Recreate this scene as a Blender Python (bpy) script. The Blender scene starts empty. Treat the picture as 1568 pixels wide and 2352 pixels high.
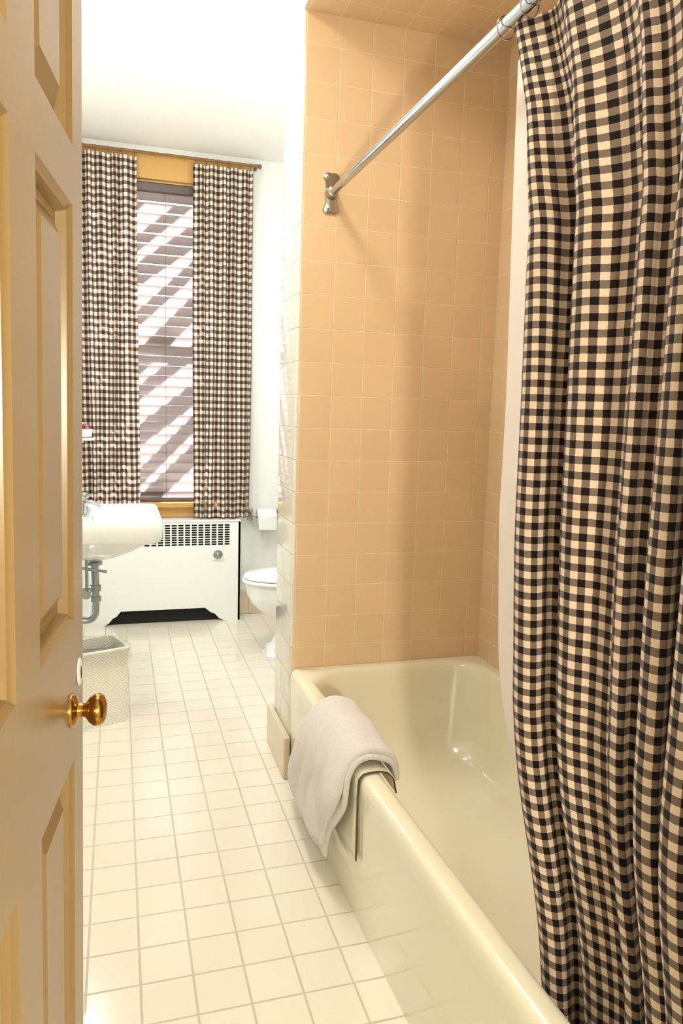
import bpy, bmesh, math, random
from mathutils import Vector, Matrix, noise
random.seed(4)
S=bpy.context.scene
COL=S.collection
def lin(c):
    if isinstance(c,str):
        c=[int(c[i:i+2],16)/255 for i in (0,2,4)]
    return tuple((v/12.92 if v<=.04045 else ((v+.055)/1.055)**2.4) for v in c)+(1,)
# ---------------------------------------------------------------- materials
def newmat(name):
    m=bpy.data.materials.new(name);m.use_nodes=True
    nt=m.node_tree
    return m,nt,nt.nodes['Principled BSDF'],nt.nodes['Material Output']
def mth(nt,op,a,b=None,c=None):
    n=nt.nodes.new('ShaderNodeMath');n.operation=op
    for i,v in enumerate((a,b,c)):
        if v is None: continue
        if isinstance(v,(int,float)): n.inputs[i].default_value=v
        else: nt.links.new(v,n.inputs[i])
    return n.outputs[0]
def mixc(nt,f,a,b):
    n=nt.nodes.new('ShaderNodeMix');n.data_type='RGBA'
    for i,v in ((0,f),(6,a),(7,b)):
        if isinstance(v,(int,float)): n.inputs[i].default_value=v
        elif isinstance(v,tuple): n.inputs[i].default_value=v
        else: nt.links.new(v,n.inputs[i])
    return n.outputs[2]
def noisef(nt,scale,detail=3,vec=None,stretch=None):
    n=nt.nodes.new('ShaderNodeTexNoise');n.inputs['Scale'].default_value=scale;n.inputs['Detail'].default_value=detail
    tc=nt.nodes.new('ShaderNodeTexCoord')
    src=tc.outputs['Object'] if vec is None else vec
    if stretch:
        mp=nt.nodes.new('ShaderNodeMapping');mp.inputs['Scale'].default_value=stretch
        nt.links.new(src,mp.inputs[0]);src=mp.outputs[0]
    nt.links.new(src,n.inputs['Vector'])
    return n.outputs['Fac']
def bump(nt,p,h,strength=.2,dist=.001):
    b=nt.nodes.new('ShaderNodeBump');b.inputs['Strength'].default_value=strength;b.inputs['Distance'].default_value=dist
    nt.links.new(h,b.inputs['Height']);nt.links.new(b.outputs[0],p.inputs['Normal']);return b
def paint(name,c,rough=.5,var=.04,scale=3,bmp=.08,bscale=120,metal=0,spec=.5,coat=0,transl=0,tcol=None):
    m,nt,p,o=newmat(name)
    c1=lin(c);c2=tuple(max(0,v*(1-var*2)) for v in c1[:3])+(1,)
    nt.links.new(mixc(nt,noisef(nt,scale),c1,c2),p.inputs['Base Color'])
    p.inputs['Roughness'].default_value=rough;p.inputs['Metallic'].default_value=metal
    p.inputs['Specular IOR Level'].default_value=spec
    p.inputs['Coat Weight'].default_value=coat
    if bmp: bump(nt,p,noisef(nt,bscale,2),bmp,.001)
    if transl:
        t=nt.nodes.new('ShaderNodeBsdfTranslucent');t.inputs[0].default_value=lin(tcol or c)
        mx=nt.nodes.new('ShaderNodeMixShader');mx.inputs[0].default_value=transl
        nt.links.new(p.outputs[0],mx.inputs[1]);nt.links.new(t.outputs[0],mx.inputs[2]);nt.links.new(mx.outputs[0],o.inputs[0])
    return m
def tile(name,axes,pitch,off,c,grout,rough=.18,gw=.0018,var=.05,coat=.3,bs=.6):
    m,nt,p,o=newmat(name)
    tc=nt.nodes.new('ShaderNodeTexCoord');sp=nt.nodes.new('ShaderNodeSeparateXYZ')
    nt.links.new(tc.outputs['Object'],sp.inputs[0])
    es=[];ids=[]
    for i,a in enumerate(axes):
        pp=pitch[i] if isinstance(pitch,tuple) else pitch
        q=mth(nt,'DIVIDE',mth(nt,'SUBTRACT',sp.outputs[a],off[i]),pp)
        fr=mth(nt,'FRACT',q)
        es.append(mth(nt,'MULTIPLY',mth(nt,'MINIMUM',fr,mth(nt,'SUBTRACT',1.0,fr)),pp));ids.append(mth(nt,'FLOOR',q))
    e=mth(nt,'MINIMUM',es[0],es[1])
    mr=nt.nodes.new('ShaderNodeMapRange');mr.inputs[1].default_value=gw*.5;mr.inputs[2].default_value=gw*1.6
    mr.interpolation_type='SMOOTHSTEP';nt.links.new(e,mr.inputs[0]);mask=mr.outputs[0]
    cx=nt.nodes.new('ShaderNodeCombineXYZ');nt.links.new(ids[0],cx.inputs[0]);nt.links.new(ids[1],cx.inputs[1])
    wn=nt.nodes.new('ShaderNodeTexWhiteNoise');nt.links.new(cx.outputs[0],wn.inputs['Vector'])
    c1=lin(c);c2=tuple(v*(1-var*2) for v in c1[:3])+(1,)
    tcx=mixc(nt,wn.outputs['Value'],c1,c2)
    tcx=mixc(nt,mth(nt,'MULTIPLY',noisef(nt,9),.35),tcx,c2)
    nt.links.new(mixc(nt,mask,lin(grout),tcx),p.inputs['Base Color'])
    r=mth(nt,'MULTIPLY_ADD',mask,rough-.7,.7);nt.links.new(r,p.inputs['Roughness'])
    p.inputs['Coat Weight'].default_value=coat;p.inputs['Coat Roughness'].default_value=.06
    h=mth(nt,'ADD',mask,mth(nt,'MULTIPLY',noisef(nt,14,1),.5))
    bump(nt,p,h,bs,.0015)
    return m
def gingham(name,period,cl,cm,cd,transl=.25,dk_=.35):
    m,nt,p,o=newmat(name)
    tc=nt.nodes.new('ShaderNodeTexCoord');sp=nt.nodes.new('ShaderNodeSeparateXYZ')
    nt.links.new(tc.outputs['UV'],sp.inputs[0])
    st=[]
    wob=noisef(nt,400,1,tc.outputs['UV'])
    for k in (0,1):
        q=mth(nt,'DIVIDE',mth(nt,'ADD',sp.outputs[k],mth(nt,'MULTIPLY',wob,.0015)),period)
        st.append(mth(nt,'LESS_THAN',mth(nt,'FRACT',q),.5))
    sm=mth(nt,'ADD',st[0],st[1])
    mid=mth(nt,'GREATER_THAN',sm,.5);dk=mth(nt,'GREATER_THAN',sm,1.5)
    c=mixc(nt,mid,lin(cl),lin(cm));c=mixc(nt,dk,c,lin(cd))
    n1=noisef(nt,30,4,tc.outputs['UV'],(80,6,1));n2=noisef(nt,30,4,tc.outputs['UV'],(6,80,1))
    thr=mth(nt,'MULTIPLY',mth(nt,'ADD',n1,n2),.5)
    dark=mixc(nt,dk_,c,(0,0,0,1))
    c=mixc(nt,thr,c,dark)
    nt.links.new(c,p.inputs['Base Color']);p.inputs['Roughness'].default_value=.9
    p.inputs['Specular IOR Level'].default_value=.1
    p.inputs['Sheen Weight'].default_value=.1
    bump(nt,p,thr,.5,.0015)
    if transl:
        t=nt.nodes.new('ShaderNodeBsdfTranslucent');nt.links.new(c,t.inputs[0])
        mx=nt.nodes.new('ShaderNodeMixShader');mx.inputs[0].default_value=transl
        nt.links.new(p.outputs[0],mx.inputs[1]);nt.links.new(t.outputs[0],mx.inputs[2]);nt.links.new(mx.outputs[0],o.inputs[0])
    return m
def cloth(name,c,transl=.3,scale=300,bs=.5,rough=.9,bd=.002):
    m,nt,p,o=newmat(name)
    c1=lin(c);c2=tuple(v*.9 for v in c1[:3])+(1,)
    nt.links.new(mixc(nt,noisef(nt,scale/8),c1,c2),p.inputs['Base Color']);p.inputs['Roughness'].default_value=rough
    p.inputs['Sheen Weight'].default_value=.3
    bump(nt,p,noisef(nt,scale,3),bs,bd)
    if transl:
        t=nt.nodes.new('ShaderNodeBsdfTranslucent');t.inputs[0].default_value=c1
        mx=nt.nodes.new('ShaderNodeMixShader');mx.inputs[0].default_value=transl
        nt.links.new(p.outputs[0],mx.inputs[1]);nt.links.new(t.outputs[0],mx.inputs[2]);nt.links.new(mx.outputs[0],o.inputs[0])
    return m
PEACH='E6C7A0';GR='EED8B8'
T=.1085
M={}
M['ceil']=paint('ceiling_paint','F8F5EC',.6,.02)
M['wall']=paint('wall_paint','F0F2EC',.45,.02)
M['tile_y']=tile('tile_facing_room',(0,2),T,(.687,2.10),PEACH,GR,gw=.0012,var=.03)
M['tile_x']=tile('tile_side',(1,2),T,(2.44,2.10),PEACH,GR,gw=.0012,var=.03)
M['tile_z']=tile('tile_soffit',(0,1),T,(.687,2.44),PEACH,GR,gw=.0012,var=.03)
M['tile_end_lit']=tile('tile_end_lit',(1,2),(.13,T),(2.44,2.10),'E6E0D0','D0C7B4',rough=.08,bs=1.0)  # end face made paler: window light put into the tile colour
M['floor']=tile('floor_tile',(0,1),(.1165,.1165),(.035,1.445),'EEE6D4','C8BFA8',rough=.2,gw=.0024,var=.025,coat=.3)
M['base']=tile('base_tile',(0,1),.15,(.03,.02),'DFCFB0','C8B690',rough=.2)
M['tub']=paint('tub_enamel','EDE7CC',.12,.02,2,.03,8,coat=.5)
M['porc']=paint('white_porcelain','F4F6F4',.1,.01,2,0,coat=.5)
M['seat']=paint('white_plastic_seat','F6F7F5',.2,.01,2,0)
M['rad']=paint('white_enamel_metal','F2F3EE',.4,.02)
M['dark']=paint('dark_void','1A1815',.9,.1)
M['chrome']=paint('chrome','BDC1C2',.14,.03,5,0,metal=1)
M['dull']=paint('satin_nickel','B9B7B0',.28,.06,30,.1,80,metal=1)
M['pipe']=paint('dull_chrome_pipe','A8AEB0',.28,.1,30,.1,80,metal=1)
M['brass']=paint('polished_brass','B98A3E',.2,.1,10,0,metal=1)
M['door']=paint('door_paint','9C7E50',.28,.05,4,.1,60)
M['wood']=paint('golden_wood_trim','D0A055',.4,.12,6)
M['rodwood']=paint('rod_wood','8A6238',.45,.15,20)
M['slat']=paint('stained_slat','6E5A50',.3,.2,8,coat=.2,transl=.55,tcol='E6DEDC')
M['slatd']=paint('stained_rail','5A4A42',.3,.15,8,coat=.2)
M['ging1']=gingham('gingham_brown_white',.041,'FFF7EA','988270','40302A',.14,.12)
M['ging2']=gingham('gingham_black_tan',.0235,'FBE4C8','8A7668','201A19',.08,.28)
M['liner']=cloth('liner_fabric','FCF4EC',.3,60,.2)
M['towel']=cloth('terry_towel','FFFAF2',.0,600,1.0,.95,.004)
M['mat']=paint('ivory_sheet','DEDAC2',.4,.02)
M['edge']=paint('dark_strip','4A4434',.6,.05)
M['paper']=paint('tissue_paper','F4F3EE',.9,.02,40,.2,300)
M['sash']=paint('sash_paint','E8E4DA',.4,.02)
M['red']=paint('pink_soap','B06070',.4,.3,60)
def glassm(name,c=(1,1,1,1),g=.08,k=.4):
    m,nt,p,o=newmat(name);nt.nodes.remove(p)
    t=nt.nodes.new('ShaderNodeBsdfTransparent');t.inputs[0].default_value=c
    gl=nt.nodes.new('ShaderNodeBsdfGlossy');gl.inputs['Roughness'].default_value=.08
    lw=nt.nodes.new('ShaderNodeLayerWeight');lw.inputs[0].default_value=.3
    mx=nt.nodes.new('ShaderNodeMixShader');nt.links.new(mth(nt,'ADD',mth(nt,'MULTIPLY',lw.outputs['Facing'],k),g),mx.inputs[0])
    nt.links.new(t.outputs[0],mx.inputs[1]);nt.links.new(gl.outputs[0],mx.inputs[2]);nt.links.new(mx.outputs[0],o.inputs[0]);return m
M['glass']=glassm('window_glass')
M['bag']=glassm('clear_plastic',(.97,.98,.98,1),.06,.2)
def wicker():
    m,nt,p,o=newmat('white_wicker')
    tc=nt.nodes.new('ShaderNodeTexCoord');sp=nt.nodes.new('ShaderNodeSeparateXYZ');nt.links.new(tc.outputs['UV'],sp.inputs[0])
    a=mth(nt,'SINE',mth(nt,'MULTIPLY',sp.outputs[0],2*math.pi/.014));b=mth(nt,'SINE',mth(nt,'MULTIPLY',sp.outputs[1],2*math.pi/.012))
    h=mth(nt,'MULTIPLY_ADD',mth(nt,'MULTIPLY',a,b),.5,.5)
    nt.links.new(mixc(nt,h,lin('E2DCC8'),lin('FFFDF4')),p.inputs['Base Color']);p.inputs['Roughness'].default_value=.6
    bump(nt,p,h,.8,.003);return m
M['wick']=wicker()
# ---------------------------------------------------------------- mesh builder
class MB:
    def __init__(s): s.bm=bmesh.new();s.uv=s.bm.loops.layers.uv.new('UVMap')
    def face(s,vs,mi=0):
        try: f=s.bm.faces.new(vs);f.material_index=mi;return f
        except ValueError: return None
    def box(s,x0,x1,y0,y1,z0,z1,mi=0,mx=None):
        v=[s.bm.verts.new((x,y,z)) for z in (z0,z1) for y in (y0,y1) for x in (x0,x1)]
        F=[(0,2,3,1),(4,5,7,6),(0,1,5,4),(2,6,7,3),(0,4,6,2),(1,3,7,5)]
        fs=[s.face([v[i] for i in f],mi) for f in F]
        if mx:
            for v_ in v: v_.co=mx@v_.co
        return fs
    def rings(s,rings,mi=0,cap0=True,cap1=True,closed=True):
        vr=[[s.bm.verts.new(p) for p in r] for r in rings];n=len(vr[0])
        for a,b in zip(vr,vr[1:]):
            for i in range(n if closed else n-1):
                j=(i+1)%n;s.face([a[i],a[j],b[j],b[i]],mi)
        if cap0: s.face(vr[0][::-1],mi)
        if cap1: s.face(vr[-1],mi)
        return vr
    def lathe(s,prof,org,axis=(0,0,1),n=32,mi=0,caps=True):
        ax=Vector(axis).normalized();t=Vector((1,0,0)) if abs(ax.x)<.8 else Vector((0,1,0))
        u=ax.cross(t).normalized();w=ax.cross(u);o=Vector(org)
        rr=[[o+ax*h+(u*math.cos(2*math.pi*i/n)+w*math.sin(2*math.pi*i/n))*max(r,1e-4) for i in range(n)] for r,h in prof]
        s.rings(rr,mi,caps,caps)
    def cyl(s,p0,p1,r,n=24,mi=0):
        p0=Vector(p0);d=Vector(p1)-p0;s.lathe([(r,0),(r,d.length)],p0,d,n,mi)
    def tube(s,pts,r,n=16,mi=0,closed=False):
        pts=[Vector(p) for p in pts];rs=r if isinstance(r,list) else [r]*len(pts);rings=[];u=None
        for i,p in enumerate(pts):
            a=pts[i-1] if i or closed else p;b=pts[(i+1)%len(pts)] if i<len(pts)-1 or closed else p
            d=(b-a).normalized()
            if u is None: u=d.cross(Vector((0,0,1)) if abs(d.z)<.9 else Vector((0,1,0))).normalized()
            u=(u-d*u.dot(d)).normalized();w=d.cross(u)
            rings.append([p+(u*math.cos(2*math.pi*k/n)+w*math.sin(2*math.pi*k/n))*rs[i] for k in range(n)])
        if closed: rings.append(rings[0])
        s.rings(rings,mi,not closed,not closed)
    def finish(s,name,mats,parent=None,smooth=True,ang=35,bevel=0,bseg=2,sub=0,solid=0,weld=True,**kw):
        if weld: bmesh.ops.remove_doubles(s.bm,verts=s.bm.verts,dist=1e-6)
        bmesh.ops.recalc_face_normals(s.bm,faces=s.bm.faces)
        if smooth:
            for f in s.bm.faces: f.smooth=True
            for e in s.bm.edges:
                if len(e.link_faces)==2 and e.calc_face_angle(0)>math.radians(ang): e.smooth=False
        me=bpy.data.meshes.new(name);s.bm.to_mesh(me);s.bm.free()
        for m in mats if isinstance(mats,list) else [mats]: me.materials.append(M[m] if isinstance(m,str) else m)
        o=bpy.data.objects.new(name,me);COL.objects.link(o)
        if parent: o.parent=parent
        if solid:
            q=o.modifiers.new('s','SOLIDIFY');q.thickness=solid;q.offset=kw.pop('soff',0)
        kw.pop('soff',None)
        if bevel:
            q=o.modifiers.new('b','BEVEL');q.width=bevel;q.segments=bseg;q.limit_method='ANGLE';q.angle_limit=math.radians(40)
            q.harden_normals=False
        if sub:
            q=o.modifiers.new('u','SUBSURF');q.levels=sub;q.render_levels=sub
        for k,v in kw.items(): o[k]=v
        return o
def empty(name,loc,label,cat,**kw):
    e=bpy.data.objects.new(name,None);e.empty_display_size=.05;COL.objects.link(e);e['label']=label;e['category']=cat
    e.location=loc
    for k,v in kw.items(): e[k]=v
    return e
def adopt(par,*obs):
    for o in obs:
        o.parent=par;o.matrix_parent_inverse=Matrix.Translation(par.location).inverted()
def rrect(x0,x1,y0,y1,r,z,n=8,m=6):
    pts=[]
    cs=[(x1-r,y0+r,-90),(x1-r,y1-r,0),(x0+r,y1-r,90),(x0+r,y0+r,180)]
    for k,(cx,cy,a0) in enumerate(cs):
        for i in range(n+1):
            a=math.radians(a0+90*i/n);pts.append(Vector((cx+r*math.cos(a),cy+r*math.sin(a),z)))
        nx=cs[(k+1)%4];a=math.radians(nx[2]);q=Vector((nx[0]+r*math.cos(a),nx[1]+r*math.sin(a),z));p=pts[-1]
        for i in range(1,m): pts.append(p.lerp(q,i/m))
    return pts
ST=dict(kind='structure')
# ---------------------------------------------------------------- room shell
XL=-.27;YW=4.55;XR=1.42;ZC=2.74;YB=-1.4;YN=.47
b=MB();b.box(XL-.1,XR+.1,YB,YW+.15,-.08,0);b.finish('floor',['floor'],smooth=False,**ST)
b=MB();b.box(XL-.1,XR+.1,YB,YW+.15,ZC,ZC+.1);b.finish('ceiling',['ceil'],smooth=False,**ST)
b=MB();b.box(XL-.1,XL,YB,YW+.15,0,ZC);b.finish('wall_left',['wall'],smooth=False,**ST)
b=MB();b.box(XL-.1,XR+.1,YB-.1,YB,0,ZC);b.finish('wall_hall',['wall'],smooth=False,**ST)
WX0,WX1,WZ0,WZ1=-.13,.68,.72,2.56
b=MB()
b.box(XL,WX0,YW,YW+.15,0,ZC);b.box(WX1,XR,YW,YW+.15,0,ZC);b.box(WX0,WX1,YW,YW+.15,0,WZ0);b.box(WX0,WX1,YW,YW+.15,WZ1,ZC)
b.finish('wall_back',['wall'],smooth=False,**ST)
b=MB();b.box(XR,XR+.1,2.68,YW+.15,0,ZC);b.finish('wall_right',['wall'],smooth=False,**ST)
AX=1.285
b=MB();b.box(AX,XR+.1,YN,2.42,0,ZC);b.finish('wall_alcove',['tile_x'],smooth=False,**ST)
b=MB();fs=b.box(.566,XR+.1,YB,YN,0,ZC)
o=b.finish('wall_front',['wall','tile_y'],smooth=False,**ST)
for p in o.data.polygons:
    if p.normal.y>.5: p.material_index=1
b=MB();fs=b.box(.566,AX,YN,2.42,2.52,ZC)
o=b.finish('ceiling_soffit',['ceil','tile_z'],smooth=False,**ST)
for p in o.data.polygons:
    if p.normal.z<-.5: p.material_index=1
b=MB();r=.014;y0,y1,x0=2.42,2.69,.566
prof=[(XR+.1,y0),(x0+r,y0)]+[(x0+r-r*math.sin(a),y0+r-r*math.cos(a)) for a in [math.pi/2*i/6 for i in range(1,6)]]+[(x0,y0+r),(x0,y1-r)]+[(x0+r-r*math.cos(a),y1-r+r*math.sin(a)) for a in [math.pi/2*i/6 for i in range(1,6)]]+[(x0+r,y1),(XR+.1,y1)]
b.rings([[Vector((x,y,0)) for x,y in prof],[Vector((x,y,ZC)) for x,y in prof]])
o=b.finish('wall_partition',['tile_y','tile_end_lit','wall'],ang=60,**ST)
for p in o.data.polygons:
    if p.normal.x<-.4: p.material_index=1
    elif p.normal.y>.5: p.material_index=2
b=MB();b.box(.544,.566,2.398,2.712,0,.155);b.finish('baseboard_partition',['base'],bevel=.006,bseg=3,**ST)
b=MB();b.box(.712,XR,YW-.015,YW,0,.15);b.finish('baseboard_back',['base'],bevel=.004,**ST)
b=MB();b.box(XR-.015,XR,2.69,YW-.015,0,.15);b.finish('baseboard_right',['base'],bevel=.004,**ST)
# ---------------------------------------------------------------- window
b=MB();YO=YW+.06
b.box(WX0,WX0+.05,YO,YO+.05,WZ0,WZ1);b.box(WX1-.05,WX1,YO,YO+.05,WZ0,WZ1)
for z in (WZ0,1.62,WZ1-.06): b.box(WX0+.05,WX1-.05,YO,YO+.05,z,z+.06)
b.box(WX0+.05,WX1-.05,YO+.022,YO+.026,WZ0+.05,WZ1-.05,1)
win=b.finish('window_1',['sash','glass'],smooth=False,**ST)
# unseen diagonal bars added outside to break the sun into streaks
b=MB()
for i in range(18):
    z=.0+.225*i+.03*math.sin(i*2.1)
    m=Matrix.Translation((.27,YW+.32,z))@Matrix.Rotation(math.radians(-42-5*math.sin(i*1.7)),4,'Y')
    h_=.043+.010*math.sin(i*3.3)
    b.box(-1.5,1.5,-.006,.006,-h_,h_,0,m)
b.box(-1.0,-.93,YW+.30,YW+.34,-.3,3.6);b.box(1.6,1.67,YW+.30,YW+.34,-.3,3.6)
b.finish('sun_streak_bars',['sash'],smooth=False,**ST)
b=MB()
b.box(WX0-.09,WX1+.09,YW-.022,YW,WZ1,WZ1+.135)
b.box(WX0-.09,WX0,YW-.022,YW,WZ0,WZ1);b.box(WX1,WX1+.07,YW-.022,YW,WZ0,WZ1)
b.box(WX0-.10,WX1+.08,YW-.06,YW+.05,WZ0-.03,WZ0)
b.box(WX0-.09,WX1+.07,YW-.02,YW,WZ0-.09,WZ0-.03)
b.box(WX0,WX0+.012,YW,YW+.06,WZ0,WZ1);b.box(WX1-.012,WX1,YW,YW+.06,WZ0,WZ1);b.box(WX0,WX1,YW,YW+.06,WZ1-.012,WZ1)
b.finish('trim_1',['wood'],bevel=.003,**ST)
bl=empty('window_blind',(.275,YW+.02,WZ1),'dark wooden slatted blind streaked with sunlight in the window','blind')
bx0,bx1=WX0+.02,WX1-.02;ybl=YW+.022
b=MB();b.box(bx0,bx1,ybl-.025,ybl+.025,WZ1-.06,WZ1-.014);hr=b.finish('headrail',['slatd'],bevel=.003)
b=MB();n=31;zt=WZ1-.085;zb=WZ0+.03
for i in range(n):
    z=zt+(zb-zt)*i/(n-1)
    m=Matrix.Translation((0,ybl,z))@Matrix.Rotation(math.radians(60),4,'X')
    pr=[]
    for k in range(7):
        u=-.032+.064*k/6;pr.append((u,.006*(1-(u/.032)**2)))
    ring=[(u,w+.0012) for u,w in pr]+[(u,w-.0012) for u,w in pr[::-1]]
    b.rings([[m@Vector((x,u,w)) for u,w in ring] for x in (bx0,bx1)])
sl=b.finish('slats',['slat'],ang=50)
b=MB();b.box(bx0,bx1,ybl-.025,ybl+.025,WZ0+.001,WZ0+.018);br=b.finish('bottom_rail',['slatd'],bevel=.003)
adopt(bl,hr,sl,br)
for x in (bx0+.1,bx1-.1,.275):
    b=MB();b.cyl((x,ybl-.03,zb),(x,ybl-.03,WZ1-.05),.0012,6);adopt(bl,b.finish('cord',['slatd']))
YR=YW-.06;ZR=2.685
cr=empty('curtain_rod',(.27,YR,ZR),'thin brown wooden curtain rod above the window','curtain rod')
b=MB();b.cyl((XL+.005,YR,ZR),(.80,YR,ZR),.008,16);p1=b.finish('pole',['rodwood'])
b=MB();b.lathe([(.008,0),(.014,.004),(.014,.012),(.004,.02)],(.80,YR,ZR),(1,0,0),16);p2=b.finish('finial',['rodwood'])
b=MB();b.box(.782,.796,YR,YW,ZR-.012,ZR+.012);p3=b.finish('bracket',['rodwood'],bevel=.003)
adopt(cr,p1,p2,p3)
def curtain(name,fn,ns,nz,mat):
    b=MB();g=[];us=[]
    for j in range(nz+1):
        g.append([b.bm.verts.new(fn(i/ns,j/nz)) for i in range(ns+1)])
    mid=g[nz//2];u=[0]
    for i in range(ns): u.append(u[-1]+(mid[i+1].co-mid[i].co).length)
    for j in range(nz):
        for i in range(ns):
            f=b.face([g[j][i],g[j][i+1],g[j+1][i+1],g[j+1][i]])
            for l,(a,c) in zip(f.loops,((i,j),(i+1,j),(i+1,j+1),(i,j+1))):
                l[b.uv].uv=(u[a],g[c][0].co.z+.0)
    return b.finish(name,[mat],weld=False,ang=180)
def wcurt(xa,xb,zbot,seed,nf):
    def f(s,t):
        z=2.662-(2.662-zbot)*t
        w=s+.02*math.sin(s*17+seed)
        x=xa+(xb-xa)*s+.006*math.sin(s*9+t*5+seed)*t
        amp=.009+.013*min(1,t*5)
        y=YR-.002+amp*math.sin(2*math.pi*nf*w+.6*math.sin(3*t+seed))+.008*math.sin(2*math.pi*1.3*s+t*3+seed)*t
        if t<.02: z+=-.006*abs(math.sin(math.pi*nf*.5*s))
        return Vector((x,y-.02*t,z))
    return f
def wc(xa,xb,zb,seed,nf,label):
    e=empty('window_curtain',((xa+xb)/2,YR,2.662),label,'curtain',group='gingham window curtains')
    c=curtain('curtain_panel',wcurt(xa,xb,zb,seed,nf),110,60,'ging1')
    adopt(e,c)
    for k in range(6):
        x=xa+.012+(xb-xa-.024)*k/5
        b=MB();b.tube([(x,YR+.0135*math.cos(a),ZR-.003+.0135*math.sin(a)) for a in [2*math.pi*i/16 for i in range(16)]],.0016,6,closed=True)
        b.box(x-.002,x+.002,YR-.003,YR+.003,ZR-.032,ZR-.016)
        adopt(e,b.finish('clip_ring',['rodwood']))
wc(XL+.02,.118,.70,1.0,5.5,'brown and white gingham curtain beside the blind, sunlit, above the sink')
wc(.425,.768,.630,2.7,5.5,'brown and white gingham curtain hanging to the radiator cover top')
# ---------------------------------------------------------------- radiator cover
YC=4.42;rc=empty('radiator_cover',(.22,YC,0),'white metal radiator cover with slotted grille beneath the window','radiator cover')
x0,x1,zt=XL+.005,.706,.612
gx0,gx1,gz0,gz1=.02,.645,.468,.598
b=MB()
ax0,ax1,ah=-.095,.615,.085
pts=[(x0,0),(ax0,0),(ax0+.03,.015),(ax0+.055,.045),(ax0+.075,.055),(ax0+.10,ah),(ax1-.12,ah),(ax1-.085,.055),(ax1-.06,.045),(ax1-.035,.015),(ax1,0),(x1,0)]
th=.012
def quad(xa,za,xb,zb,top):
    b.rings([[Vector((xa,y,za)),Vector((xb,y,zb)),Vector((xb,y,top)),Vector((xa,y,top))] for y in (YC,YC+th)])
for (xa,za),(xb,zb) in zip(pts,pts[1:]):
    quad(xa,za,xb,zb,gz0)
b.box(x0,gx0,YC,YC+th,gz0,gz1);b.box(gx1,x1,YC,YC+th,gz0,gz1);b.box(x0,x1,YC,YC+th,gz1,zt)
b.box(x1-th,x1,YC,YW-.001,0,zt)
rb=b.finish('cover_body',['rad'],smooth=False)
b=MB();b.box(x0,x1+.004,YC-.006,YW-.001,zt,zt+.010);rt=b.finish('cover_top',['rad'],bevel=.004)
b=MB();nx=16;w=(gx1-gx0)/nx
for i in range(nx+1): b.box(gx0+i*w-.0045,gx0+i*w+.0045,YC+.001,YC+.006,gz0,gz1)
nz=9;h=(gz1-gz0)/nz
for i in range(nz+1): b.box(gx0,gx1,YC+.002,YC+.005,gz0+i*h-.002,gz0+i*h+.002)
rg=b.finish('grille',['rad'],smooth=False)
b=MB();b.box(x0,x1-.015,YC+.03,YW-.01,.0,zt-.01);ri=b.finish('recess_shade',['dark'],smooth=False)  # near-black block: shade of the recess behind the grille, put into colour
b=MB();b.box(.535,.605,YC-.006,YC,.378,.448);kb=b.finish('dial_plate',['rad'],bevel=.002)
b=MB();b.lathe([(.028,0),(.028,.004),(.024,.008),(.014,.009),(.012,.02),(.008,.022)],(.57,YC-.006,.413),(0,-1,0),28)
for k in range(12):
    a=math.pi*2*k/12;b.box(.57+.021*math.cos(a)-.0012,.57+.021*math.cos(a)+.0012,YC-.0165,YC-.013,.413+.021*math.sin(a)-.0012,.413+.021*math.sin(a)+.0012,1)
kd=b.finish('dial',['pipe','dark'])
adopt(rc,rb,rt,rg,ri,kb,kd)
# ---------------------------------------------------------------- toilet
to=empty('toilet',(1.0,3.72,0),'white porcelain toilet with closed lid beside the partition','toilet')
cy=3.72
def egg(xf,xb,w,z,n=40,p=2.0,c=cy):
    L=xb-xf;pts=[]
    for i in range(n):
        a=2*math.pi*i/n;ca,sa=math.cos(a),math.sin(a)
        xm=xf+L*.55
        x=xm-(L*.55 if ca>0 else L*.45)*math.copysign(abs(ca)**(2/p),ca)
        pts.append(Vector((x,c+w/2*math.copysign(abs(sa)**(2/p),sa),z)))
    return pts
b=MB()
b.rings([egg(.72,1.14,.24,0,p=3.5),egg(.72,1.14,.24,.02,p=3.5),egg(.735,1.13,.215,.035,p=3),egg(.74,1.12,.21,.055,p=3),egg(.765,1.11,.17,.075),
 egg(.785,1.12,.155,.13),egg(.785,1.14,.16,.18),egg(.745,1.15,.22,.215),egg(.69,1.16,.285,.255),egg(.65,1.165,.325,.30),egg(.632,1.17,.345,.34),egg(.628,1.17,.352,.375),egg(.628,1.17,.352,.392),egg(.635,1.165,.34,.40)])
bw=b.finish('bowl',['porc'],ang=50)
b=MB()
b.rings([egg(.612,1.13,.365,.402),egg(.606,1.13,.375,.407),egg(.606,1.13,.375,.417),egg(.612,1.13,.365,.421)]);st=b.finish('seat',['seat'],ang=60)
b=MB()
b.rings([egg(.618,1.14,.355,.4235),egg(.612,1.14,.366,.428),egg(.612,1.14,.366,.434),egg(.622,1.135,.35,.441),egg(.70,1.1,.26,.447),egg(.85,1.0,.1,.449)]);ld=b.finish('lid',['seat'],ang=60)
b=MB();b.rings([rrect(1.19,1.40,3.50,3.94,.03,z) for z in (.40,.41,.76)]);b.rings([rrect(1.12,1.2,3.62,3.82,.03,z) for z in (.2,.41)]);tk=b.finish('tank',['porc'],bevel=.006)
b=MB();b.rings([rrect(1.18,1.405,3.49,3.95,.03,z) for z in (.762,.79)]);tl=b.finish('tank_lid',['porc'],bevel=.008)
b=MB();b.cyl((1.19,3.56,.70),(1.17,3.56,.70),.012);b.box(1.165,1.173,3.555,3.63,.695,.705);hd=b.finish('flush_lever',['chrome'],bevel=.002)
adopt(to,bw,st,ld,tk,tl,hd)
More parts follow.
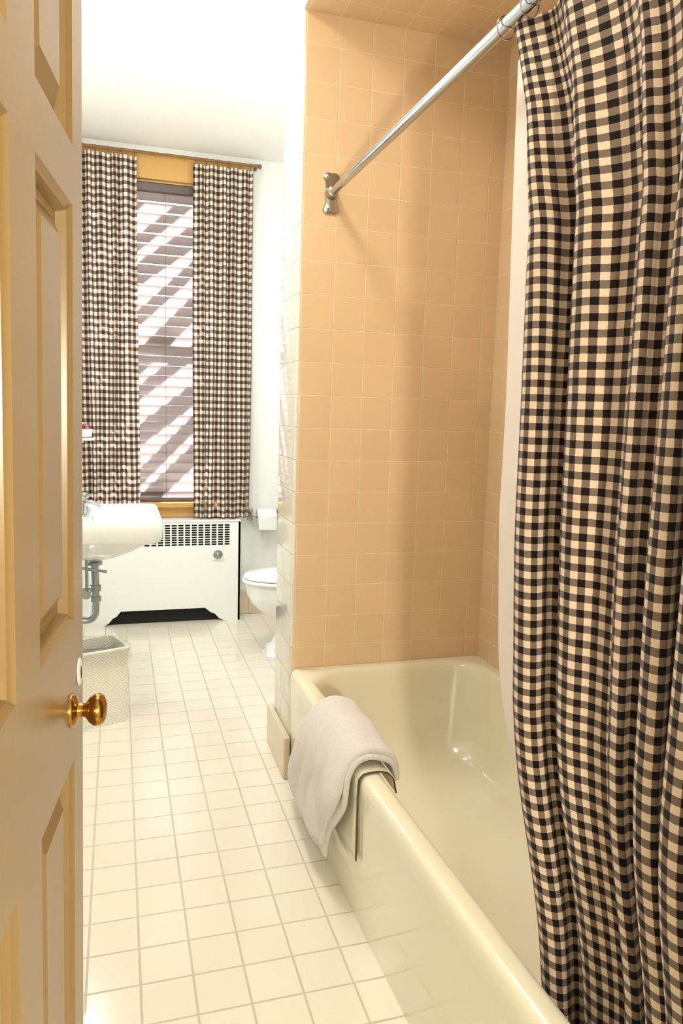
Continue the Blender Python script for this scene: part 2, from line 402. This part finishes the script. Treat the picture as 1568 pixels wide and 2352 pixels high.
# ---------------------------------------------------------------- toilet paper
tp=empty('toilet_paper_holder',(.87,YW,.64),'metal toilet paper holder fixed to the white wall','toilet paper holder')
for x in (.785,.965):
    b=MB();b.box(x-.018,x+.018,YW-.012,YW-.0005,.60,.675);b.box(x-.006,x+.006,YW-.075,YW-.010,.615,.66)
    adopt(tp,b.finish('arm',['dull'],bevel=.005))
b=MB();b.cyl((.785,YW-.062,.638),(.965,YW-.062,.638),.009);sp_=b.finish('spindle',['dull'])
adopt(tp,sp_)
b=MB();b.rings([[Vector((x,YW-.066+r*math.cos(a),.627+r*math.sin(a))) for a in [2*math.pi*i/40 for i in range(40)]] for x,r in ((.818,.02),(.818,.05),(.82,.052),(.932,.052),(.934,.05),(.934,.02),(.818,.02))],cap0=False,cap1=False)
b.box(.82,.932,YW-.119,YW-.1175,.555,.627)
o=b.finish('toilet_paper_roll',['paper'],ang=50);o['label']='white toilet paper roll hanging on the metal holder';o['category']='toilet paper'
# ---------------------------------------------------------------- sink
sk=empty('wall_sink',(-.05,3.25,.84),'white rectangular wall-hung porcelain sink near the window','sink')
sx0,sx1,sy0,sy1=XL+.002,.170,2.97,3.54
b=MB()
def R(dx,r,z,dl=0): return rrect(sx0+dl,sx1-dx,sy0+dx,sy1-dx,r,z)
b.rings([rrect(-.17,-.03,3.16,3.36,.06,.650),rrect(-.19,.0,3.12,3.40,.07,.665),rrect(-.22,.06,3.05,3.46,.07,.70),R(.06,.05,.733),R(.014,.05,.747),R(.003,.05,.762),R(0,.055,.80),R(0,.055,.828),R(.003,.055,.836),R(.009,.055,.840),R(.016,.05,.840),
 rrect(-.115,sx1-.022,sy0+.027,sy1-.027,.06,.837),rrect(-.112,sx1-.028,sy0+.034,sy1-.034,.06,.825),rrect(-.09,sx1-.06,sy0+.07,sy1-.07,.07,.75),rrect(-.06,sx1-.12,sy0+.14,sy1-.14,.07,.725)])
sb=b.finish('basin',['porc'],ang=70)
b=MB();b.rings([rrect(sx0,-.165,sy0+.015,sy1-.015,.012,z) for z in (.83,.985)]);sp2=b.finish('backsplash',['porc'],bevel=.01,bseg=4)
def faucet(y):
    b=MB();b.lathe([(.02,0),(.02,.006),(.012,.012),(.010,.05),(.016,.055),(.016,.066),(.006,.074)],(-.14,y,.838),(0,0,1),20)
    for k in range(4):
        a=math.pi/2*k+.4;b.cyl((-.14,y,.898),(-.14+.026*math.cos(a),y+.026*math.sin(a),.898),.005,10)
    return b.finish('tap_handle',['chrome'])
f1=faucet(3.15);f2=faucet(3.36)
b=MB();b.lathe([(.022,0),(.02,.01),(.012,.015)],(-.14,3.255,.838),(0,0,1),20)
b.tube([(-.14,3.255,.84),(-.14,3.255,.865),(-.132,3.255,.88),(-.115,3.255,.884),(-.09,3.255,.876),(-.075,3.255,.862)],.009,14);sf=b.finish('spout',['chrome'])
b=MB();b.cyl((0,3.255,.726),(0,3.255,.728),.022);dr=b.finish('drain',['chrome'])
b=MB();b.tube([(-.125,3.12,.84),(-.105,3.12,.843),(-.10,3.12,.83),(-.095,3.12,.77)],.002,6);ch=b.finish('plug_chain',['chrome'])
b=MB()
b.lathe([(.032,0),(.032,.012),(.02,.016),(.02,.035)],(-.1,3.255,.615),(0,0,1),20)
b.tube([(-.1,3.255,.63),(-.1,3.255,.47)],.017,16)
b.lathe([(.024,0),(.024,.025)],(-.1,3.255,.50),(0,0,1),8)
b.lathe([(.024,0),(.024,.022)],(-.1,3.255,.455),(0,0,1),8)
b.tube([(-.1,3.255,.47),(-.1,3.255,.41)]+[(-.14+.04*math.cos(a),3.255,.41-.04*math.sin(a)) for a in [math.pi*i/10 for i in range(1,11)]]+[(-.18,3.255,.45),(-.20,3.255,.465),(-.268,3.255,.465)],.016,16)
b.cyl((-.16,3.17,.62),(-.05,3.17,.60),.006,10)
b.tube([(-.268,3.17,.52),(-.14,3.17,.52),(-.13,3.17,.53),(-.13,3.17,.66)],.007,10)
b.lathe([(.014,0),(.014,.03)],(-.145,3.17,.52),(1,0,0),12);b.cyl((-.13,3.17,.52),(-.13,3.11,.52),.008);b.lathe([(.018,0),(.018,.01)],(-.13,3.11,.52),(0,-1,0),10)
pp=b.finish('drain_trap',['pipe'])
adopt(sk,sb,sp2,f1,f2,sf,dr,ch,pp)
sh=empty('soap_shelf',(-.2,3.3,1.15),'small ceramic bracket shelf fixed to the wall above the sink','shelf')
b=MB();b.rings([rrect(-.268,-.095,3.24,3.38,.03,z) for z in (1.140,1.150)]);s1=b.finish('shelf_plate',['porc'],bevel=.003)
b=MB();b.tube([(-.268,3.31,1.09),(-.2,3.31,1.10),(-.14,3.31,1.138)],.008,10);s2=b.finish('bracket',['chrome'])
adopt(sh,s1,s2)
b=MB();b.lathe([(.02,0),(.03,.004),(.034,.03),(.033,.033),(.028,.012),(.0,.008)],(-.135,3.31,1.152),(0,0,1),20,caps=False)
for k in range(7):
    a=k*.9;b.lathe([(.0005,-.01),(.010,-.004),(.011,.004),(.0005,.011)],(-.135+.013*math.cos(a),3.31+.013*math.sin(a),1.184+.010*(k%3)),(0,0,1),10,mi=1)
o=b.finish('soap_dish',['porc','red']);o['label']='small white dish of pink soaps on the wall shelf';o['category']='soap dish'
b=MB();b.lathe([(.016,0),(.026,.02),(.03,.05),(.026,.085),(.012,.10)],(-.205,3.34,1.152),(0,0,1),16)
o=b.finish('tumbler',['porc']);o['label']='upturned white tumbler on the wall shelf';o['category']='cup'
# ---------------------------------------------------------------- waste basket
wb=empty('waste_basket',(-.08,3.04,0),'white woven wicker waste basket with clear plastic liner','waste basket')
ang=math.radians(20);cc=Vector((.029,3.03,0))
mt=Matrix.Translation(cc)@Matrix.Rotation(ang,4,'Z')
def ring_b(g,z,r=.018,d=0): return [mt@p for p in rrect(-.235-g+d,0+g-d,0-g+d,.18+g-d,r,z,5,5)]
b=MB();rg_=[ring_b(0,0),ring_b(.002,.1),ring_b(.004,.2),ring_b(.006,.30),ring_b(.012,.304),ring_b(.012,.316),ring_b(.0,.318,d=.004),ring_b(0,.3,d=.006),ring_b(0,.012,d=.01)]
vr=b.rings(rg_)
zs=[0,.1,.2,.3,.304,.316,.32,.34,.63]
n=len(vr[0]);per=[0]
for i in range(n): per.append(per[-1]+(rg_[0][(i+1)%n]-rg_[0][i]).length)
for k in range(len(vr)-1):
    for i in range(n):
        j=(i+1)%n
        fc=set(vr[k][i].link_faces)&set(vr[k+1][j].link_faces)
        for f in fc:
            for l in f.loops:
                if l.vert==vr[k][i]: l[b.uv].uv=(per[i],zs[k])
                elif l.vert==vr[k][j]: l[b.uv].uv=(per[i+1],zs[k])
                elif l.vert==vr[k+1][i]: l[b.uv].uv=(per[i],zs[k+1])
                elif l.vert==vr[k+1][j]: l[b.uv].uv=(per[i+1],zs[k+1])
w1=b.finish('basket_body',['wick'],weld=False,ang=60)
b=MB();rr=[]
for k,(g,z) in enumerate(((.016,.255),(.018,.30),(.014,.322),(.0,.333),(-.008,.31),(-.012,.2),(-.014,.05))):
    ring=ring_b(g,z)
    for i,p in enumerate(ring):
        nn=noise.noise_vector(p*38)*(.006 if k<5 else .008);p+=nn;p.z+=(.018*noise.noise(p*22) if k<4 else 0)
    rr.append(ring)
b.rings(rr,cap0=False,cap1=False);w2=b.finish('bag_liner',['bag'],ang=180)
adopt(wb,w1,w2)
# ---------------------------------------------------------------- bath tub
def skew(p):
    wgt=(AX-p.x)/(AX-.565);return Vector((p.x+.032*max(0,(1.75-p.y)/1.15)**1.4*max(0,wgt),p.y,p.z))
b=MB();tx0,tx1,ty0,ty1=.565,AX-.001,YN+.002,2.418
def O(d,z,r=.012): return [skew(p) for p in rrect(tx0+d,tx1,ty0,ty1,r,z,8,16)]
def I(l,rt,nr,fr,r,z): return [skew(p) for p in rrect(tx0+l,tx1-rt,ty0+nr,ty1-fr,r,z,8,16)]
b.rings([O(.006,0),O(.004,.05),O(.002,.2),O(0,.34),O(-.001,.368),O(.002,.384),O(.009,.393),O(.019,.397),
 I(.040,.03,.05,.028,.10,.398),I(.050,.037,.055,.036,.12,.395),I(.058,.042,.06,.042,.13,.385),I(.063,.047,.07,.05,.13,.36),
 I(.075,.06,.10,.075,.14,.26),I(.09,.075,.14,.11,.15,.16),I(.11,.095,.18,.15,.15,.10),I(.15,.13,.25,.21,.14,.075),I(.2,.2,.4,.4,.10,.07)])
o=b.finish('bathtub',['tub'],ang=60);o['label']='ivory enamel built-in bathtub against the peach tiled wall';o['category']='bathtub'
# ---------------------------------------------------------------- ivory sheet and towel on rim
def sheet(name,prof,ya,yb,ns,nt_,fn,mat,**kw):
    L=[0]
    for a,c in zip(prof,prof[1:]): L.append(L[-1]+math.hypot(c[0]-a[0],c[1]-a[1]))
    def at(s):
        d=s*L[-1]
        for k in range(len(L)-1):
            if d<=L[k+1]+1e-9:
                f=(d-L[k])/(L[k+1]-L[k]);return (prof[k][0]*(1-f)+prof[k+1][0]*f,prof[k][1]*(1-f)+prof[k+1][1]*f)
        return prof[-1]
    b=MB();g=[]
    for i in range(ns+1):
        s=i/ns;x,z=at(s)
        g.append([b.bm.verts.new(fn(s,t/nt_,x,ya(s)+(yb(s)-ya(s))*t/nt_,z)) for t in range(nt_+1)])
    for i in range(ns):
        for j in range(nt_): b.face([g[i][j],g[i+1][j],g[i+1][j+1],g[i][j+1]])
    return b.finish(name,mat,ang=180,weld=False,**kw)
mp=[(.662,.34),(.655,.376),(.640,.395),(.620,.4015),(.588,.4015),(.572,.398),(.5625,.387),(.5605,.368),(.5615,.3),(.562,.17)]
o=sheet('rim_sheet',mp,lambda s:1.635,lambda s:1.98,50,8,lambda s,t,x,y,z:Vector((x,y,z)),['mat'],solid=.002,soff=0)  # thin ivory sheet over the rim, narrow dark strip at its near end
o['label']='thin ivory sheet with dark edge strip draped over the tub rim';o['category']='bath mat'
e=sheet('edge_strip',mp,lambda s:1.633,lambda s:1.637,50,1,lambda s,t,x,y,z:Vector((x-(.001 if s>.5 else 0),y,z+.0005)),['edge'],solid=.003,soff=0)
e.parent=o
tprof=[(.674,.35),(.671,.375),(.658,.397),(.636,.408),(.60,.416),(.575,.412),(.555,.397),(.545,.37),(.541,.28),(.540,.18),(.541,.07)]
def sm(a,b,x):
    x=max(0,min(1,(x-a)/(b-a)));return x*x*(3-2*x)
def ftow(off,lift):
    def f(s,t,x,y,z):
        p=Vector((x,y,z))
        nn=noise.noise(Vector((s*2.2,t*2.5+off,off)))*.014
        wv=.006*math.sin(t*13+s*4+off)+nn
        k=sm(.30,.55,s)
        p.x-=k*(abs(wv)+.004*t)+lift*k
        p.z+=(1-k)*(wv*.5+.006)+.012*sm(.0,.6,t)*(1-sm(.45,.75,s))+lift*(1-k)*.8
        p.z+=.03*k*(math.sin(t*3.1))*sm(.8,1,s)*-1*.5
        return p
    return f
tw=empty('towel',(.6,1.9,.42),'folded cream terry towel draped over the bathtub rim','towel')
t1=sheet('towel_fold',tprof,lambda s:1.655+.16*sm(.45,1,s),lambda s:2.02+.24*sm(.3,1,s),44,36,ftow(0,.003),['towel'],solid=.015,sub=1,soff=0)
t2=sheet('towel_fold',[(a,c) for a,c in tprof[:-1]]+[(.541,.12)],lambda s:1.665+.13*sm(.5,1,s),lambda s:2.00+.19*sm(.3,1,s),44,30,ftow(.15,.020),['towel'],solid=.018,sub=1,soff=0)
adopt(tw,t1,t2)
# ---------------------------------------------------------------- shower rod + curtain
XRD,ZRD=.668,1.985
sr=empty('shower_curtain_rod',(XRD,1.5,ZRD),'chrome shower curtain rod spanning the tub alcove','shower rod')
b=MB();b.cyl((XRD,YN+.001,ZRD-.012),(XRD,2.40,ZRD),.0125,28);r1=b.finish('rod',['chrome'])
b=MB()
def plate(y,yy):
    zc=ZRD
    out=[(0,.062),(.012,.064),(.022,.058),(.024,.05),(.018,.035),(.016,.015),(.016,-.015),(.018,-.035),(.024,-.05),(.022,-.058),(.012,-.064),(0,-.062)]
    ring=[(x*1.15,z) for x,z in out]+[(-x*1.15,z) for x,z in out[::-1][1:-1]]
    b.rings([[Vector((XRD+x*f,q,zc+z*f)) for x,z in ring] for q,f in ((y,1),(y+(yy-y)*.6,1),(yy,.9))])
plate(2.4195,2.411);b.lathe([(.022,0),(.019,.012),(.017,.028),(.0135,.03)],(XRD,2.413,ZRD),(0,-1,0),28)
r2=b.finish('flange',['dull'],ang=40)
adopt(sr,r1,r2)
for dz in (.052,-.052):
    b=MB();b.lathe([(.006,0),(.006,.002),(.003,.004)],(XRD-.012,2.411,ZRD+dz),(0,-1,0),12);adopt(sr,b.finish('screw',['pipe']))
def interp(tab,z):
    for (za,ya),(zb,yb) in zip(tab,tab[1:]):
        if z>=zb: return yb+(ya-yb)*(z-zb)/(za-zb)
    return tab[-1][1]
def shower(tab,xc,amp,nf,ztop,zbot,yend,ph):
    def f(s,t):
        z=ztop+(zbot-ztop)*t
        yl=interp(tab,z)
        y=yl+(yend-yl)*s
        w=s+.035*math.sin(s*11+ph)+.012*math.sin(s*29+ph)
        a=amp*(.45+.55*sm(0,.25,t))*(.75+.35*math.sin(s*8+ph*2+t*1.2))
        th=2*math.pi*nf*w+.35*math.sin(2.5*t+ph)
        x=xc+a*(math.sin(th)+.18*math.sin(2*th+1+2*t))+.006*noise.noise(Vector((s*6,t*4,ph)))
        x+=.03*(1-sm(.38,.75,z))
        y+=.5*a*math.sin(2*th+.6)*sm(0,.3,t)
        return Vector((x,y,z))
    return f
sc=empty('shower_curtain',(XRD,.95,ZRD),'black and cream gingham shower curtain gathered on the chrome rod','shower curtain')
tab=[(2.0,1.32),(1.8,1.225),(1.6,1.165),(1.1,1.14),(.8,1.115),(.6,1.07),(.4,1.025),(.2,.98)]
c1=curtain('curtain_fabric',shower(tab,.690,.036,6.8,1.966,.20,.49,.5),440,90,'ging2')
tab2=[(2.0,1.37),(1.75,1.355),(1.5,1.35),(1.1,1.34),(.8,1.31),(.6,1.25),(.4,1.16),(.2,1.08)]
c2=curtain('curtain_liner',shower(tab2,.742,.006,5,1.966,.18,.50,2.1),160,50,'liner')
adopt(sc,c1,c2)
for k in range(10):
    y=1.28-.08*k
    b=MB();b.tube([(XRD+.0175*math.cos(a),y,ZRD-.012+.02*math.sin(a)) for a in [2*math.pi*i/20 for i in range(20)]],.0015,6,closed=True)
    adopt(sc,b.finish('ring',['chrome']))
# ---------------------------------------------------------------- door
E=Vector((-.045,1.0,0));D=Vector((.122,.9925,0)).normalized();N=Vector((D.y,-D.x,0))
def dp(t,z,n=0):
    return E-D*t+N*n+Vector((.0157*(z-1.14),0,z))
b=MB();W=.60;zs_=[.005,.20,.847,1.028,1.515,1.58,1.93,2.04];ts=[0,.0615,.242,.333,.515,W]
for i in range(len(ts)-1):
    for j in range(len(zs_)-1):
        ta,tb,za,zb=ts[i],ts[i+1],zs_[j],zs_[j+1]
        if i in (1,3) and j in (1,3,5):
            prof=[(0,0),(.003,-.003),(.008,-.0055),(.011,-.017),(.019,-.0185),(.040,-.008),(.044,-.005)]
            rr=[]
            for q,h in prof:
                rr.append([dp(ta+q,za+q,h),dp(tb-q,za+q,h),dp(tb-q,zb-q,h),dp(ta+q,zb-q,h)])
            b.rings(rr,cap0=False)
        else:
            b.face([b.bm.verts.new(dp(*p)) for p in ((ta,za),(tb,za),(tb,zb),(ta,zb))])
th=-.035
c=[dp(0,.005),dp(W,.005),dp(W,2.04),dp(0,2.04)];c2_=[dp(0,.005,th),dp(W,.005,th),dp(W,2.04,th),dp(0,2.04,th)]
V=[b.bm.verts.new(p) for p in c+c2_]
for q in ((4,5,6,7),(0,1,5,4),(1,2,6,5),(2,3,7,6),(3,0,4,7)): b.face([V[k] for k in q])
dr_=b.finish('door_1',['door'],ang=20,**ST)
kz=.917
b=MB();b.lathe([(.021,0),(.021,.002),(.018,.005),(.010,.008),(.008,.014),(.009,.017),(.015,.021),(.0195,.027),(.020,.033),(.017,.038),(.010,.041),(.0,.042)],dp(.078,kz),N,36,caps=False)
k1=b.finish('door_knob',['brass'],ang=50);k1.parent=dr_
b=MB();o0=dp(.032,.950,.0005)
up=Vector((0,0,1))
b.rings([[o0+N*h+(D*math.cos(a)*.013+up*math.sin(a)*.018)*f for a in [2*math.pi*i/28 for i in range(28)]] for h,f in ((0,1),(.0018,1),(.003,.85))])
b.rings([[o0+N*h+D*(math.cos(a)*.0035)+up*(math.sin(a)*.008-.001) for a in [2*math.pi*i/16 for i in range(16)]] for h in (.003,.0034)],mi=1)
k2=b.finish('keyhole_plate',['porc','dark'],ang=50);k2.parent=dr_
# ---------------------------------------------------------------- lights
def area(name,loc,rot,size,power,col,sy=None):
    l=bpy.data.lights.new(name,'AREA');l.energy=power;l.color=col;l.size=size
    if sy: l.shape='RECTANGLE';l.size_y=sy
    o=bpy.data.objects.new(name,l);o.location=loc;o.rotation_euler=rot;COL.objects.link(o);return o
def point(name,loc,p,col,r=.06):
    l=bpy.data.lights.new(name,'POINT');l.energy=p;l.color=col;l.shadow_soft_size=r
    o=bpy.data.objects.new(name,l);o.location=loc;COL.objects.link(o)
area('ceiling_lamp',(.15,1.6,2.70),(0,0,0),.25,12,(1,.93,.84))
area('far_fill',(.15,2.7,2.70),(math.radians(12),0,0),.4,20,(.99,.99,1.0))  # added fill that brightens the far part of the room, no fixture
area('hall_lamp',(.18,-.9,1.3),(math.radians(90),0,math.radians(-10)),.09,28,(1,.92,.74))
point('sink_fill',(-.2,3.5,1.8),11,(.97,.98,1))  # added light hidden by the door, lifts the window side, no fixture
point('toilet_fill',(1.05,3.35,2.0),9,(.97,.98,1),.12)  # added light hidden by the partition, brightens ceiling and back wall
l=bpy.data.lights.new('sun','SUN');l.energy=60;l.angle=.014;l.color=(1,.98,.97)
o=bpy.data.objects.new('sun',l);o.rotation_euler=Vector((.38,.75,.6)).to_track_quat('Z','Y').to_euler();COL.objects.link(o)
w=bpy.data.worlds.new('World');S.world=w;w.use_nodes=True
bg=w.node_tree.nodes['Background'];bg.inputs[0].default_value=(.84,.90,1,1);bg.inputs[1].default_value=3.5
# ---------------------------------------------------------------- camera
f=1700.;yaw=math.radians(16.9);pit=math.radians(7.74);rho=.029
Fv=Vector((math.sin(yaw)*math.cos(pit),math.cos(yaw)*math.cos(pit),-math.sin(pit)))
Rv=Vector((math.cos(yaw),-math.sin(yaw),0));Uv=Rv.cross(Fv)
Rc=Rv*math.cos(rho)+Uv*math.sin(rho);Uc=Uv*math.cos(rho)-Rv*math.sin(rho)
cam=bpy.data.cameras.new('Camera');co=bpy.data.objects.new('Camera',cam);COL.objects.link(co)
cam.sensor_fit='AUTO';cam.sensor_width=36;cam.lens=36*f/2352;cam.clip_start=.02
mm=Matrix((Rc,Uc,-Fv)).transposed().to_4x4();mm.translation=Vector((0,0,1.29));co.matrix_world=mm
S.camera=co
S.view_settings.view_transform='Standard';S.view_settings.exposure=0
